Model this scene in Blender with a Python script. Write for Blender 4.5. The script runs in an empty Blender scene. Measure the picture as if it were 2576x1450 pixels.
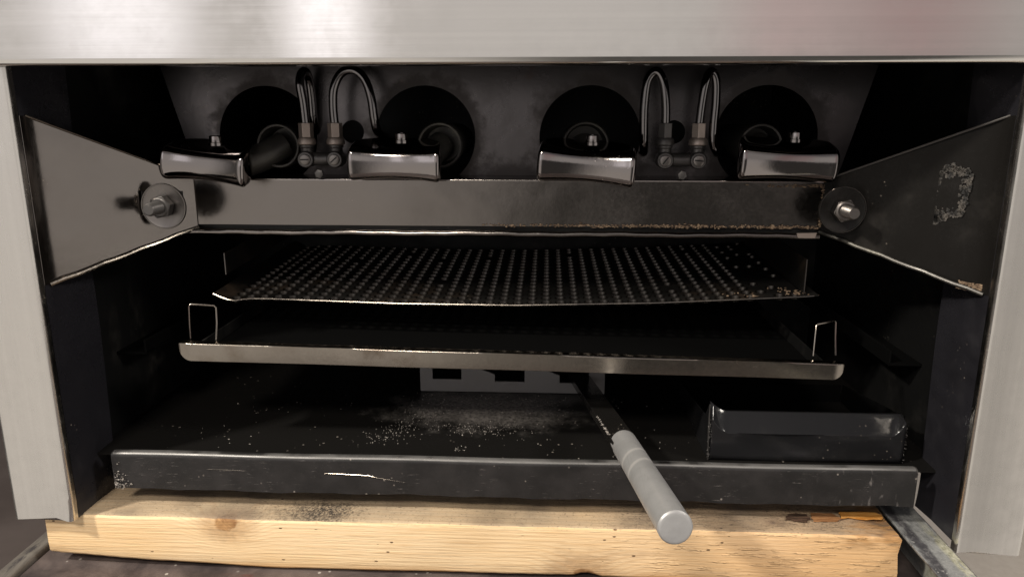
import bpy, bmesh, math, random
from mathutils import Vector, Matrix

SC = bpy.context.scene
C = SC.collection
R = math.radians
random.seed(7)
E = 0.456                 # height of the camera above the cart deck (deck top is z = 0)

# ------------------------------------------------------------------ camera
cd = bpy.data.cameras.new('camera'); cam = bpy.data.objects.new('camera', cd); C.objects.link(cam)
cam.location = (0.0391, -0.6413, E)
cam.rotation_euler = (R(90 - 13.4), 0, R(2.7))
cd.sensor_width = 36; cd.lens = 36 * 1850 / 2576
cd.clip_start = 0.02; cd.clip_end = 60
SC.camera = cam
SC.view_settings.view_transform = 'Standard'; SC.view_settings.look = 'None'
SC.view_settings.exposure = .30; SC.view_settings.gamma = 1; SC.view_settings.use_curve_mapping = False
SC.render.engine = 'CYCLES'
SC.cycles.use_denoising = True
SC.cycles.max_bounces = 8; SC.cycles.glossy_bounces = 5; SC.cycles.diffuse_bounces = 4
SC.cycles.sample_clamp_indirect = 6


# ------------------------------------------------------------------ node helper
class NT:
    def __init__(s, tree): s.t = tree; s.n = tree.nodes; s.l = tree.links
    def _set(s, sock, v):
        if v is None: return
        if isinstance(v, bpy.types.NodeSocket): s.l.new(v, sock)
        elif isinstance(v, (tuple, list)) and sock.type == 'RGBA' and len(v) == 3: sock.default_value = (*v, 1)
        else: sock.default_value = v
    def m(s, op, a, b=None, c=None, clamp=False):
        nd = s.n.new('ShaderNodeMath'); nd.operation = op; nd.use_clamp = clamp
        for k, v in enumerate((a, b, c)): s._set(nd.inputs[k], v)
        return nd.outputs[0]
    def ss(s, x, a, b, lo=0.0, hi=1.0):      # smoothstep
        nd = s.n.new('ShaderNodeMapRange'); nd.interpolation_type = 'SMOOTHSTEP'
        s._set(nd.inputs[0], x); s._set(nd.inputs[1], a); s._set(nd.inputs[2], b); s._set(nd.inputs[3], lo); s._set(nd.inputs[4], hi)
        return nd.outputs[0]
    def lin(s, x, a, b, lo=0.0, hi=1.0):
        nd = s.n.new('ShaderNodeMapRange')
        s._set(nd.inputs[0], x); s._set(nd.inputs[1], a); s._set(nd.inputs[2], b); s._set(nd.inputs[3], lo); s._set(nd.inputs[4], hi)
        return nd.outputs[0]
    def mix(s, f, a, b, mode='MIX'):
        nd = s.n.new('ShaderNodeMix'); nd.data_type = 'RGBA'; nd.blend_type = mode
        s._set(nd.inputs[0], f); s._set(nd.inputs[6], a); s._set(nd.inputs[7], b)
        return nd.outputs[2]
    def xyz(s, v):
        nd = s.n.new('ShaderNodeSeparateXYZ'); s.l.new(v, nd.inputs[0]); return nd.outputs
    def comb(s, x, y, z):
        nd = s.n.new('ShaderNodeCombineXYZ')
        for k, v in enumerate((x, y, z)): s._set(nd.inputs[k], v)
        return nd.outputs[0]
    def scale(s, v, sc, loc=(0, 0, 0), rot=(0, 0, 0)):
        nd = s.n.new('ShaderNodeMapping'); s.l.new(v, nd.inputs[0])
        nd.inputs[1].default_value = loc; nd.inputs[2].default_value = rot; nd.inputs[3].default_value = sc
        return nd.outputs[0]
    def noise(s, v, scale=5, detail=4, rough=.55, dist=0.0):
        nd = s.n.new('ShaderNodeTexNoise'); s.l.new(v, nd.inputs['Vector'])
        nd.inputs['Scale'].default_value = scale; nd.inputs['Detail'].default_value = detail
        nd.inputs['Roughness'].default_value = rough; nd.inputs['Distortion'].default_value = dist
        return nd.outputs[0]
    def vor(s, v, scale=5, feature='F1'):
        nd = s.n.new('ShaderNodeTexVoronoi'); nd.feature = feature; s.l.new(v, nd.inputs['Vector'])
        nd.inputs['Scale'].default_value = scale
        return nd.outputs['Distance']
    def dist(s, v, p):
        nd = s.n.new('ShaderNodeVectorMath'); nd.operation = 'DISTANCE'
        s.l.new(v, nd.inputs[0]); nd.inputs[1].default_value = p
        return nd.outputs['Value']
    def bump(s, h, strength=.3, distance=.001, normal=None):
        nd = s.n.new('ShaderNodeBump'); s._set(nd.inputs['Strength'], strength); nd.inputs['Distance'].default_value = distance
        s.l.new(h, nd.inputs['Height'])
        if normal is not None: s.l.new(normal, nd.inputs['Normal'])
        return nd.outputs[0]


# ------------------------------------------------------------------ world: the shop round the oven, as a soft panorama
w = bpy.data.worlds.new('World'); SC.world = w; w.use_nodes = True
t = NT(w.node_tree)
tc = t.n.new('ShaderNodeTexCoord')
X, Y, Z = t.xyz(tc.outputs['Generated'])[:3]
az = t.m('MULTIPLY', t.m('ARCTAN2', X, t.m('MULTIPLY', Y, -1)), 57.2958)      # 0 = straight out of the oven, - = left
el = t.m('MULTIPLY', t.m('ARCSINE', Z), 57.2958)
col = t.mix(t.ss(el, -18, 6), (.66, .61, .555), (.62, .585, .56))
col = t.mix(t.ss(el, 15, 32), col, (.20, .19, .20))
front = t.m('MULTIPLY', t.ss(az, -62, -44, .12, 1), t.ss(az, 120, 85, .2, 1))
col = t.mix(1, col, t.comb(front, front, front), 'MULTIPLY')
right = t.ss(az, 0, 34, 1, .74)
col = t.mix(t.ss(el, -2, 5), col, t.mix(1, col, t.comb(right, right, right), 'MULTIPLY'))
def lobe(a0, wd, soft, e0=1, e1=6, e2=22, e3=32):
    d = t.m('ABSOLUTE', t.m('SUBTRACT', az, a0))
    return t.m('MULTIPLY', t.ss(d, wd, wd + soft, 1, 0), t.m('MULTIPLY', t.ss(el, e0, e1), t.ss(el, e2, e3, 1, 0)))
col = t.mix(lobe(-29.6, 1.6, 4.6, 1, 8), col, (1.35, 1.30, 1.34))
col = t.mix(lobe(-16.3, 1.0, 3.0, 1, 8), col, (1.55, 1.49, 1.53))
col = t.mix(t.m('MULTIPLY', lobe(17, .5, 6, 1, 8), .40), col, (.50, .27, .28))
col = t.mix(t.m('MULTIPLY', lobe(25, .5, 7, 1, 8), .6), col, (.36, .19, .195))
dark = t.m('MULTIPLY', t.m('MULTIPLY', t.ss(az, -15, 6), t.ss(az, 36, 27, 0, 1)), t.ss(el, 6.5, 1, 0, 1))
col = t.mix(t.m('MULTIPLY', dark, .93), col, (.03, .028, .026))
bg = t.n.get('Background'); t.l.new(col, bg.inputs[0]); bg.inputs[1].default_value = 1.0

def area(name, loc, target, size, power, color):
    ld = bpy.data.lights.new(name, 'AREA'); ld.shape = 'RECTANGLE'; ld.size, ld.size_y = size; ld.energy = power; ld.color = color
    o = bpy.data.objects.new(name, ld); C.objects.link(o); o.location = loc
    o.rotation_euler = (Vector(target) - Vector(loc)).to_track_quat('-Z', 'Y').to_euler()
    return o
area('ceiling_or_fill_lamp', (-1.65, -1.06, 1.95), (0, 0, .1), (.16, .16), 52, (1, .93, .82))
area('ceiling_or_fill_lamp', (-.55, -1.75, 1.75), (0, 0, .15), (.4, .3), 26, (1, .91, .80))
area('ceiling_or_fill_lamp', (2.3, -.9, 1.9), (.9, 0, -.4), (.5, .5), 34, (1, .93, .84))  # added fill lamp that brightens the pale floor on the right


# ------------------------------------------------------------------ materials
def mat(name):
    m = bpy.data.materials.new(name); m.use_nodes = True
    t = NT(m.node_tree); b = t.n['Principled BSDF']
    tc = t.n.new('ShaderNodeTexCoord')
    return m, t, b, tc.outputs['Object']
def setb(t, b, **k):
    for n, v in k.items():
        t._set(b.inputs[{'base': 'Base Color', 'metal': 'Metallic', 'rough': 'Roughness', 'spec': 'Specular IOR Level', 'normal': 'Normal', 'aniso': 'Anisotropic'}[n]], v)

def steel_mat(name, base=(.62, .60, .57), rough=.26, along='X', smudge=.06, bs=.022):
    m, t, b, P = mat(name)
    sc = (6, 900, 900) if along == 'X' else (900, 900, 6)
    br = t.noise(t.scale(P, sc), 1, 3, .6)
    br2 = t.noise(t.scale(P, tuple(v * .25 for v in sc)), 1, 2, .5)
    sm = t.noise(P, 9, 4, .6)
    sm2 = t.noise(P, 60, 3, .6)
    c = t.mix(t.lin(br2, .3, .7), tuple(v * .97 for v in base), tuple(min(1, v * 1.02) for v in base))
    c = t.mix(t.ss(sm, .50, .75, 0, .30), c, tuple(v * .84 for v in base))
    spot = t.ss(t.vor(t.scale(P, (1, 1, 1)), 38), .05, .03, 0, .10)
    c = t.mix(spot, c, (.8, .77, .72))
    r = t.m('ADD', t.lin(br, .2, .8, rough - .03, rough + .04), t.lin(sm2, .3, .7, -smudge, smudge))
    h = t.m('ADD', br, t.m('MULTIPLY', br2, .6))
    setb(t, b, base=c, metal=1.0, rough=r, normal=t.bump(h, bs, .0003))
    return m

def black_mat(name, base=(.012, .012, .013), rough=.3, metal=0.0, spec=.45, dust=.3, tint=(.30, .27, .24), speck=.5, warp=0.0):
    """sooty enamel / blackened sheet: glossy where clean, greyer and rougher where greasy dust sits"""
    m, t, b, P = mat(name)
    big = t.noise(P, 7, 5, .62, .3)
    fine = t.noise(P, 260, 3, .7)
    med = t.noise(P, 45, 4, .65)
    d = t.m('MULTIPLY', t.ss(big, .48, .72), t.ss(med, .35, .75))
    c = t.mix(t.m('MULTIPLY', d, dust), base, tint)
    sp = t.m('MULTIPLY', t.ss(t.vor(P, 170), .17, .09), t.ss(t.noise(P, 16, 3, .6), .58, .68))
    c = t.mix(t.m('MULTIPLY', sp, speck), c, (.42, .36, .30))
    r = t.m('ADD', t.lin(big, .3, .7, rough - .07, rough + .10), t.lin(fine, .2, .8, -.05, .07))
    hb = t.m('ADD', t.m('MULTIPLY', med, .7), t.m('MULTIPLY', fine, .25))
    nrm = t.bump(hb, .16, .0008)
    if warp:                                   # thin sheet is never flat: slow waves and a few dings
        wv = t.m('ADD', t.noise(t.scale(P, (1, 1, 1.7)), 6.5, 2, .5, .4), t.m('MULTIPLY', t.noise(P, 24, 2, .5), .12))
        nrm = t.bump(wv, 1.0, warp, nrm)
    setb(t, b, base=c, metal=metal, rough=t.m('ADD', r, t.m('MULTIPLY', sp, .4)), spec=spec, normal=nrm)
    return m

M = {}
M['fascia'] = steel_mat('brushed_stainless_fascia', rough=.11, smudge=.03)
M['post'] = steel_mat('brushed_stainless_post', (.62, .595, .56), .24, 'Z', .05, .012)
M['black'] = black_mat('black_enamel', base=(.010, .0092, .0085), rough=.24, spec=.22, dust=.10, speck=.7, warp=.006)
M['wall'] = black_mat('sooty_cavity_wall', base=(.007, .007, .007), rough=.36, spec=.2, dust=.12, speck=.5, warp=.005)
M['flange'] = black_mat('blue_black_flange', base=(.017, .0165, .020), rough=.28, spec=.5, dust=.25, tint=(.10, .095, .10), warp=.012)
M['bar'] = black_mat('greasy_crossbar_steel', base=(.190, .172, .158), rough=.17, metal=1.0, dust=.42, tint=(.12, .10, .085), speck=.45, warp=.0022)

M['rail'] = black_mat('smoked_rail_steel', base=(.275, .245, .21), rough=.18, metal=1.0, dust=.85, tint=(.13, .095, .065), speck=.5)
M['chrome'] = black_mat('dark_chrome', base=(.235, .215, .208), rough=.07, metal=1.0, dust=.1, speck=.05)
M['matte'] = black_mat('burnt_matte_black', base=(.003, .003, .003), rough=.8, spec=.02, dust=.0, speck=.0)
M['gloss'] = black_mat('glossy_black_box', base=(.012, .012, .013), rough=.15, spec=.30, dust=.06, speck=.3, warp=.008)
M['tube'] = black_mat('tube_metal', base=(.150, .142, .142), rough=.09, metal=1.0, dust=.2, tint=(.1, .09, .08), speck=.2)
M['fitting'] = black_mat('tarnished_brass', base=(.34, .285, .25), rough=.45, metal=.8, dust=.8, tint=(.50, .38, .28), speck=1)
M['valve'] = black_mat('dirty_valve_iron', base=(.085, .08, .077), rough=.40, metal=.7, dust=.8, tint=(.22, .20, .18), speck=.9)
M['iron'] = black_mat('burner_iron', base=(.05, .047, .043), rough=.38, metal=.6, dust=.7, tint=(.20, .19, .15), speck=.4)
M['rimglint'] = black_mat('glinting_hole_rims', base=(.060, .055, .05), rough=.32, metal=1.0, dust=.9, tint=(.06, .05, .04), speck=.3)  # lighter metal on the hole walls paints their lit glint
M['perf'] = black_mat('perforated_black_sheet', base=(.010, .0095, .009), rough=.40, metal=0, spec=.12, dust=.25, tint=(.20, .13, .08), speck=.6)
M['washer'] = black_mat('worn_washer', base=(.17, .156, .146), rough=.34, metal=1.0, dust=.5, tint=(.12, .1, .09), speck=.5)
M['grate'] = black_mat('notched_plate_grey', base=(.27, .26, .255), rough=.5, metal=.5, dust=.4, tint=(.25, .23, .21), speck=.3)

def rust_mat():
    m, t, b, P = mat('rusty_grease_crust')
    n = t.noise(P, 220, 4, .7)
    setb(t, b, base=t.mix(t.ss(n, .3, .7), (.07, .04, .025), (.30, .215, .14)), rough=.8, normal=t.bump(n, .8, .001))
    return m
M['rust'] = rust_mat()
def crumb_mat():
    m, t, b, P = mat('grey_crumbs')
    n = t.noise(P, 300, 2, .5)
    setb(t, b, base=t.mix(t.ss(n, .35, .65), (.05, .045, .04), (.34, .31, .28)), rough=.4)
    return m
M['crumb'] = crumb_mat()

def panel_mat():
    m, t, b, P = mat('heat_darkened_panel')
    s = t.xyz(P); v = t.comb(s[0], 0, s[2])
    big = t.noise(P, 8, 5, .62, .3); med = t.noise(P, 48, 5, .68); fine = t.noise(P, 260, 3, .7)
    c = t.mix(t.ss(big, .35, .7), (.125, .116, .118), (.085, .078, .078))
    soot = None
    for hx in (-.269, -.094, .085, .273):
        d = t.m('ADD', t.dist(v, (hx, 0, .456 - .0256)), t.lin(med, .2, .8, -.016, .016))
        k = t.ss(d, .072, .056)
        soot = k if soot is None else t.m('MAXIMUM', soot, k)
    c = t.mix(t.m('MULTIPLY', soot, .55), c, (.035, .030, .027))
    low = t.ss(t.m('ADD', s[2], t.lin(med, .2, .8, -.02, .02)), .415, .39)
    c = t.mix(t.m('MULTIPLY', low, .6), c, (.03, .026, .024))
    rust = t.m('MULTIPLY', t.ss(t.noise(P, 22, 4, .6), .60, .72), t.ss(med, .4, .6))
    c = t.mix(t.m('MULTIPLY', rust, .35), c, (.12, .06, .035))
    r = t.m('ADD', t.lin(big, .3, .7, .22, .34), t.m('MULTIPLY', t.m('MAXIMUM', soot, low), .2))
    setb(t, b, base=c, metal=1.0, rough=r, normal=t.bump(t.m('ADD', med, fine), .12, .0007))
    return m
M['panel'] = panel_mat()

def pan_mat():
    m, t, b, P = mat('floor_pan_enamel')
    # object coordinates are oven coordinates: x across, y into the oven
    fine = t.noise(P, 240, 4, .7); med = t.noise(P, 38, 4, .6); big = t.noise(P, 9, 3, .6, .4)
    # spilled ash: a band under the notched plate and a tongue to the front left
    s = t.xyz(P)
    q = t.scale(P, (6.5, 12, 0), (.20, -2.25, 0))
    d1 = t.ss(t.m('ADD', t.dist(q, (0, 0, 0)), t.lin(med, .2, .8, -.3, .3)), .95, .1)
    q2 = t.scale(P, (10, 12, 0), (1.15, -1.55, 0), (0, 0, R(35)))
    d2 = t.ss(t.m('ADD', t.dist(P, (-.115, .125, 0)), t.lin(med, .2, .8, -.03, .03)), .075, .01)
    front = t.ss(s[1], .045, .034)
    dust = t.m('MULTIPLY', t.m('MAXIMUM', d1, t.m('MULTIPLY', d2, .55)), t.ss(fine, .22, .66))
    c = t.mix(t.m('MULTIPLY', dust, .8), (.009, .0085, .008), (.38, .35, .325))
    # scrape marks on the front lip
    sc1 = t.noise(t.scale(P, (60, 1, 800)), 1, 4, .75)
    scm = t.m('MULTIPLY', t.ss(sc1, .60, .70), t.m('MULTIPLY', front, t.ss(t.noise(P, 22, 2, .5), .44, .6)))
    c = t.mix(t.m('MULTIPLY', front, .9), c, t.mix(t.ss(med, .35, .7), (.010, .0092, .0092), (.021, .019, .019)))
    c = t.mix(t.m('MULTIPLY', scm, .8), c, (.22, .20, .19))
    spk = t.m('MULTIPLY', t.ss(t.vor(P, 110), .16, .08), t.ss(t.noise(P, 30, 2, .6), .54, .62))
    c = t.mix(t.m('MULTIPLY', spk, .55), c, (.35, .31, .27))
    r = t.m('ADD', t.lin(big, .3, .7, .22, .34), t.m('MULTIPLY', t.m('MAXIMUM', dust, t.m('MAXIMUM', front, spk)), .22))
    drip = t.m('MULTIPLY', t.m('MULTIPLY', t.ss(s[0], .29, .36), front), t.ss(t.noise(t.scale(P, (90, 1, 30)), 1, 4, .7), .56, .68))
    c = t.mix(t.m('MULTIPLY', drip, .6), c, (.20, .185, .175))
    edge = t.m('MULTIPLY', t.m('MULTIPLY', t.ss(s[2], .456 - .3392, .456 - .3372), t.m('MULTIPLY', t.ss(s[1], .0405, .0375), t.ss(t.m('ABSOLUTE', s[0]), .4022, .4005))), t.lin(t.noise(t.scale(P, (9, 1, 1)), 1, 4, .7), .3, .6, .35, 1))  # highlight painted along the lip's top edge as a bright metal line
    c = t.mix(edge, c, (.42, .41, .40)); r = t.m('SUBTRACT', r, t.m('MULTIPLY', edge, .12))
    setb(t, b, metal=edge, base=c, rough=r, spec=t.m('ADD', .16, t.m('MULTIPLY', front, .34)), normal=t.bump(t.m('ADD', fine, med), .14, .0008))
    return m
M['pan'] = pan_mat()

def grip_mat():
    m, t, b, P = mat('sandblasted_aluminium')
    n = t.noise(P, 320, 3, .6); big = t.noise(P, 26, 4, .6)
    s = t.xyz(P)
    line = t.noise(t.scale(P, (700, 5, 700)), 1, 2, .5)
    c = t.mix(t.ss(big, .35, .75), (.43, .43, .43), (.35, .35, .35))
    c = t.mix(t.ss(line, .6, .75, 0, .4), c, (.32, .315, .31))
    yw = t.m('ADD', s[1], t.m('MULTIPLY', s[0], -.55))
    for y0 in (-.148, -.122):        # two polished scuffs round the grip
        c = t.mix(t.ss(t.m('ABSOLUTE', t.m('SUBTRACT', yw, y0)), .0042, .001, 0, .5), c, (.72, .70, .67))
    setb(t, b, base=c, metal=.5, rough=t.lin(n, .2, .8, .40, .54), normal=t.bump(n, .2, .0004))
    return m
M['grip'] = grip_mat()

def wood_mat():
    m, t, b, P = mat('rough_sawn_pine')
    s = t.xyz(P)
    x, y, z = s[0], s[1], s[2]
    knots = [(-.2810, .014, .0535, .0125), (.080, .012, .002, .015), (.27, .03, .061, .005)]
    wob = t.noise(t.scale(P, (2.2, 8, 8)), 1, 3, .5)
    g = t.m('ADD', t.m('ADD', z, t.m('MULTIPLY', y, .55)), t.m('MULTIPLY', wob, .014))
    kmask = None
    for kx, ky, kz, kr in knots:
        d = t.dist(t.scale(P, (.72, 1, 1), (0, 0, 0)), (kx * .72, ky, kz))
        g = t.m('ADD', g, t.m('MULTIPLY', t.ss(d, kr * 3.4, 0), .020))
        dn = t.m('ADD', d, t.lin(t.noise(P, 120, 3, .6), 0, 1, -.004, .004))
        km = t.ss(dn, kr, kr * .55)
        halo = t.m('MULTIPLY', t.ss(dn, kr * 2.4, kr * .8), .55)
        km = t.m('MAXIMUM', km, halo)
        kmask = km if kmask is None else t.m('MAXIMUM', kmask, km)
    ring = t.m('FRACT', t.m('MULTIPLY', g, 210))
    late = t.m('MULTIPLY', t.ss(ring, .45, .92), t.ss(ring, 1.0, .94))
    fib = t.noise(t.scale(P, (14, 420, 420)), 1, 4, .65)
    fib2 = t.noise(t.scale(P, (45, 900, 900)), 1, 3, .6)
    patch = t.noise(t.scale(P, (5, 14, 14)), 1, 4, .6)
    c = t.mix(t.ss(patch, .3, .72), (.87, .67, .42), (.80, .57, .315))
    c = t.mix(t.m('MULTIPLY', late, .26), c, (.56, .30, .11))
    c = t.mix(t.ss(x, 0, .30, 0, .45), c, (.74, .42, .19))
    c = t.mix(t.ss(fib, .54, .70, 0, .40), c, (.58, .36, .17))
    stain = t.m('MULTIPLY', t.ss(t.noise(t.scale(P, (7, 12, 22), (1.3, 0, 0)), 1, 5, .65), .57, .70), .38)
    c = t.mix(stain, c, (.40, .255, .14))
    c = t.mix(t.ss(fib2, .3, .16, 0, .3), c, (.80, .62, .38))
    # dark pits / worm specks, denser to the right
    pit = t.m('MULTIPLY', t.ss(t.vor(t.scale(P, (60, 130, 130)), 1), .13, .07), t.ss(t.noise(P, 16, 2, .6), .52, .6))
    c = t.mix(t.m('MULTIPLY', pit, .9), c, (.12, .06, .03))
    # amber wane along the lower edge
    c = t.mix(t.m('MULTIPLY', t.ss(z, .012, .002), t.ss(t.noise(P, 9, 2, .5), .4, .6, .2, .8)), c, (.50, .23, .05))
    # knots
    kn = t.noise(P, 90, 4, .6, 1.0)
    c = t.mix(kmask, c, t.mix(t.ss(kn, .3, .7), (.24, .12, .05), (.50, .29, .13)))
    # grey dirt lying on the top face
    geo = t.n.new('ShaderNodeNewGeometry')
    nz = t.xyz(geo.outputs['True Normal'])[2]
    dn = t.noise(P, 14, 4, .6); dfine = t.noise(P, 420, 3, .75)
    top = t.m('MULTIPLY', t.ss(nz, .5, .9), t.lin(dn, .25, .75, .45, .95))
    c = t.mix(t.m('MULTIPLY', top, .92), c, t.mix(t.ss(dn, .35, .65), (.25, .205, .165), (.165, .135, .11)))
    grit = t.m('MULTIPLY', t.ss(dfine, .56, .68), t.ss(nz, .1, .8))
    c = t.mix(t.m('MULTIPLY', grit, .6), c, (.10, .075, .055))
    # soot smear with ragged speckle on the top, and a faint drip on the front
    for (px, py, rad, k) in ((-.183, .032, .035, .95), (-.215, .022, .05, .35), (.16, .04, .05, .35), (.30, .045, .035, .5)):
        d = t.m('ADD', t.dist(t.scale(P, (.62, 1, .25)), (px * .62, py, .015)), t.lin(t.noise(P, 60, 4, .7), .2, .8, -.012, .012))
        sm = t.m('MULTIPLY', t.m('MULTIPLY', t.ss(d, rad, .002), t.ss(dfine, .36, .6)), t.ss(nz, .3, .8))
        c = t.mix(t.m('MULTIPLY', sm, k), c, (.035, .03, .027))
    # weathered orange-brown at the split right end
    rr = t.m('MULTIPLY', t.ss(t.m('ADD', x, t.lin(t.noise(t.scale(P, (20, 60, 60)), 1, 4, .6), .2, .8, -.05, .05)), .335, .375), t.ss(z, .035, .056))
    c = t.mix(t.m('MULTIPLY', rr, .75), c, t.mix(t.ss(t.noise(t.scale(P, (30, 200, 200)), 1, 3, .6), .4, .6), (.10, .055, .03), (.42, .21, .07)))
    h = t.m('ADD', t.m('MULTIPLY', fib, .8), t.m('ADD', t.m('MULTIPLY', fib2, .4), t.m('MULTIPLY', pit, -1.5)))
    chip = t.ss(t.noise(t.scale(P, (44, 300, 300)), 1, 3, .6), .56, .68)
    rough_zone = t.m('MULTIPLY', chip, t.ss(x, .05, .2))
    h = t.m('ADD', h, t.m('MULTIPLY', rough_zone, 1.0))
    setb(t, b, base=c, rough=.72, spec=.25, normal=t.bump(h, .8, .0012))
    return m
M['wood'] = wood_mat()

def splinter_mat(name, a, bcol):
    m, t, b, P = mat(name)
    n = t.noise(t.scale(P, (60, 500, 500)), 1, 4, .6)
    setb(t, b, base=t.mix(t.ss(n, .35, .65), a, bcol), rough=.7, spec=.2, normal=t.bump(n, .5, .0008))
    return m
M['splinter_dark'] = splinter_mat('dark_splinter', (.03, .018, .012), (.10, .06, .04))
M['splinter_brown'] = splinter_mat('brown_splinter', (.20, .09, .035), (.32, .16, .07))
M['splinter_orange'] = splinter_mat('orange_splinter', (.42, .17, .03), (.62, .32, .09))

def deck_mat():
    m, t, b, P = mat('scuffed_cart_deck')
    n = t.noise(P, 11, 5, .65, .4); f = t.noise(P, 150, 4, .7)
    sc = t.noise(t.scale(P, (1, 1, 1), (0, 0, 0), (0, 0, R(38))), 1, 1, .5)
    s1 = t.noise(t.scale(P, (90, 14, 1), (0, 0, 0), (0, 0, R(-28))), 1, 5, .7, .6)
    s2 = t.noise(t.scale(P, (16, 190, 1), (0, 0, 0), (0, 0, R(12))), 1, 3, .65)
    c = t.mix(t.ss(n, .35, .68), (.040, .032, .033), (.135, .108, .10))
    c = t.mix(t.ss(s1, .60, .78, 0, .35), c, (.24, .21, .19))
    c = t.mix(t.ss(s2, .66, .78, 0, .35), c, (.20, .17, .15))
    chips = t.m('MULTIPLY', t.ss(t.vor(P, 95), .2, .1), t.ss(t.noise(P, 14, 3, .6), .53, .6))
    c = t.mix(t.m('MULTIPLY', chips, .75), c, (.52, .49, .45))
    red = t.ss(t.noise(t.scale(P, (9, 40, 1)), 1, 3, .6), .62, .7, 0, .5)
    c = t.mix(red, c, (.11, .035, .03))
    setb(t, b, base=c, rough=t.lin(f, .2, .8, .35, .6), spec=.4, normal=t.bump(t.m('ADD', f, t.m('MULTIPLY', n, 2)), .3, .001))
    return m
M['deck'] = deck_mat()
def strip_mat(name, a, bb, chips):
    m, t, b, P = mat(name)
    n = t.noise(t.scale(P, (40, 12, 40)), 1, 5, .65, .5); f = t.noise(P, 160, 4, .7)
    s1 = t.noise(t.scale(P, (160, 12, 60)), 1, 4, .7)
    c = t.mix(t.ss(n, .38, .62), a, bb)
    c = t.mix(t.m('MULTIPLY', t.ss(s1, .58, .70), .8), c, chips)
    dark = t.m('MULTIPLY', t.ss(t.noise(t.scale(P, (70, 18, 10), (3, 1, 2)), 1, 5, .7), .54, .64), .85)
    c = t.mix(dark, c, (.055, .05, .055))
    setb(t, b, base=c, metal=.25, rough=t.lin(f, .2, .8, .35, .6), normal=t.bump(t.m('ADD', f, s1), .4, .001))
    return m
def strip2_mat():
    m, t, b, P = mat('scraped_galvanised_strip')
    s = t.xyz(P); x, y = s[0], s[1]
    n = t.noise(t.scale(P, (60, 22, 40)), 1, 5, .7, .4); f = t.noise(P, 210, 4, .75); l = t.noise(t.scale(P, (190, 16, 60)), 1, 4, .7)
    xw = t.m('ADD', x, t.lin(n, .2, .8, -.006, .006))
    c = t.mix(t.ss(f, .3, .7), (.21, .215, .215), (.33, .335, .33))
    band = t.m('MULTIPLY', t.ss(xw, .3925, .3965), t.ss(xw, .4060, .4010))
    c = t.mix(t.m('MULTIPLY', band, .85), c, t.mix(t.ss(f, .5, .68), (.045, .042, .05), (.16, .155, .16)))
    flake = t.m('MULTIPLY', t.m('MULTIPLY', t.ss(xw, .4130, .4190), t.ss(n, .40, .50)), t.ss(y, .07, -.01))
    c = t.mix(t.m('MULTIPLY', flake, .9), c, t.mix(t.ss(f, .4, .6), (.33, .32, .22), (.50, .49, .38)))
    c = t.mix(t.ss(l, .60, .72, 0, .7), c, (.50, .49, .46))
    bits = t.m('MULTIPLY', t.ss(t.vor(P, 230), .22, .12), t.ss(n, .5, .6))
    c = t.mix(t.m('MULTIPLY', bits, .8), c, (.62, .61, .58))
    edge = t.ss(x, .4235, .4250)
    c = t.mix(t.m('MULTIPLY', edge, .8), c, (.07, .065, .08))
    setb(t, b, base=c, metal=.2, rough=t.lin(f, .2, .8, .32, .6), normal=t.bump(t.m('ADD', f, t.m('ADD', l, n)), .7, .0014))
    return m
M['strip'] = strip2_mat()

M['rim'] = strip_mat('dusty_cart_rim', (.22, .20, .175), (.15, .135, .12), (.36, .335, .29))

def floor_mat():
    m, t, b, P = mat('shop_floor')
    x = t.xyz(P)[0]
    n = t.noise(P, 2.2, 5, .55); f = t.noise(P, 40, 4, .6)
    l = t.mix(t.ss(n, .35, .7), (.13, .105, .095), (.20, .165, .15))
    r = t.mix(t.ss(f, .3, .7), (.74, .67, .58), (.80, .73, .64))
    setb(t, b, base=t.mix(t.ss(t.m('ADD', x, t.lin(n, .3, .7, -.01, .01)), .30, .33), l, r), rough=.55, spec=.3, normal=t.bump(f, .1, .002))
    return m
M['floor'] = floor_mat()


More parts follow.
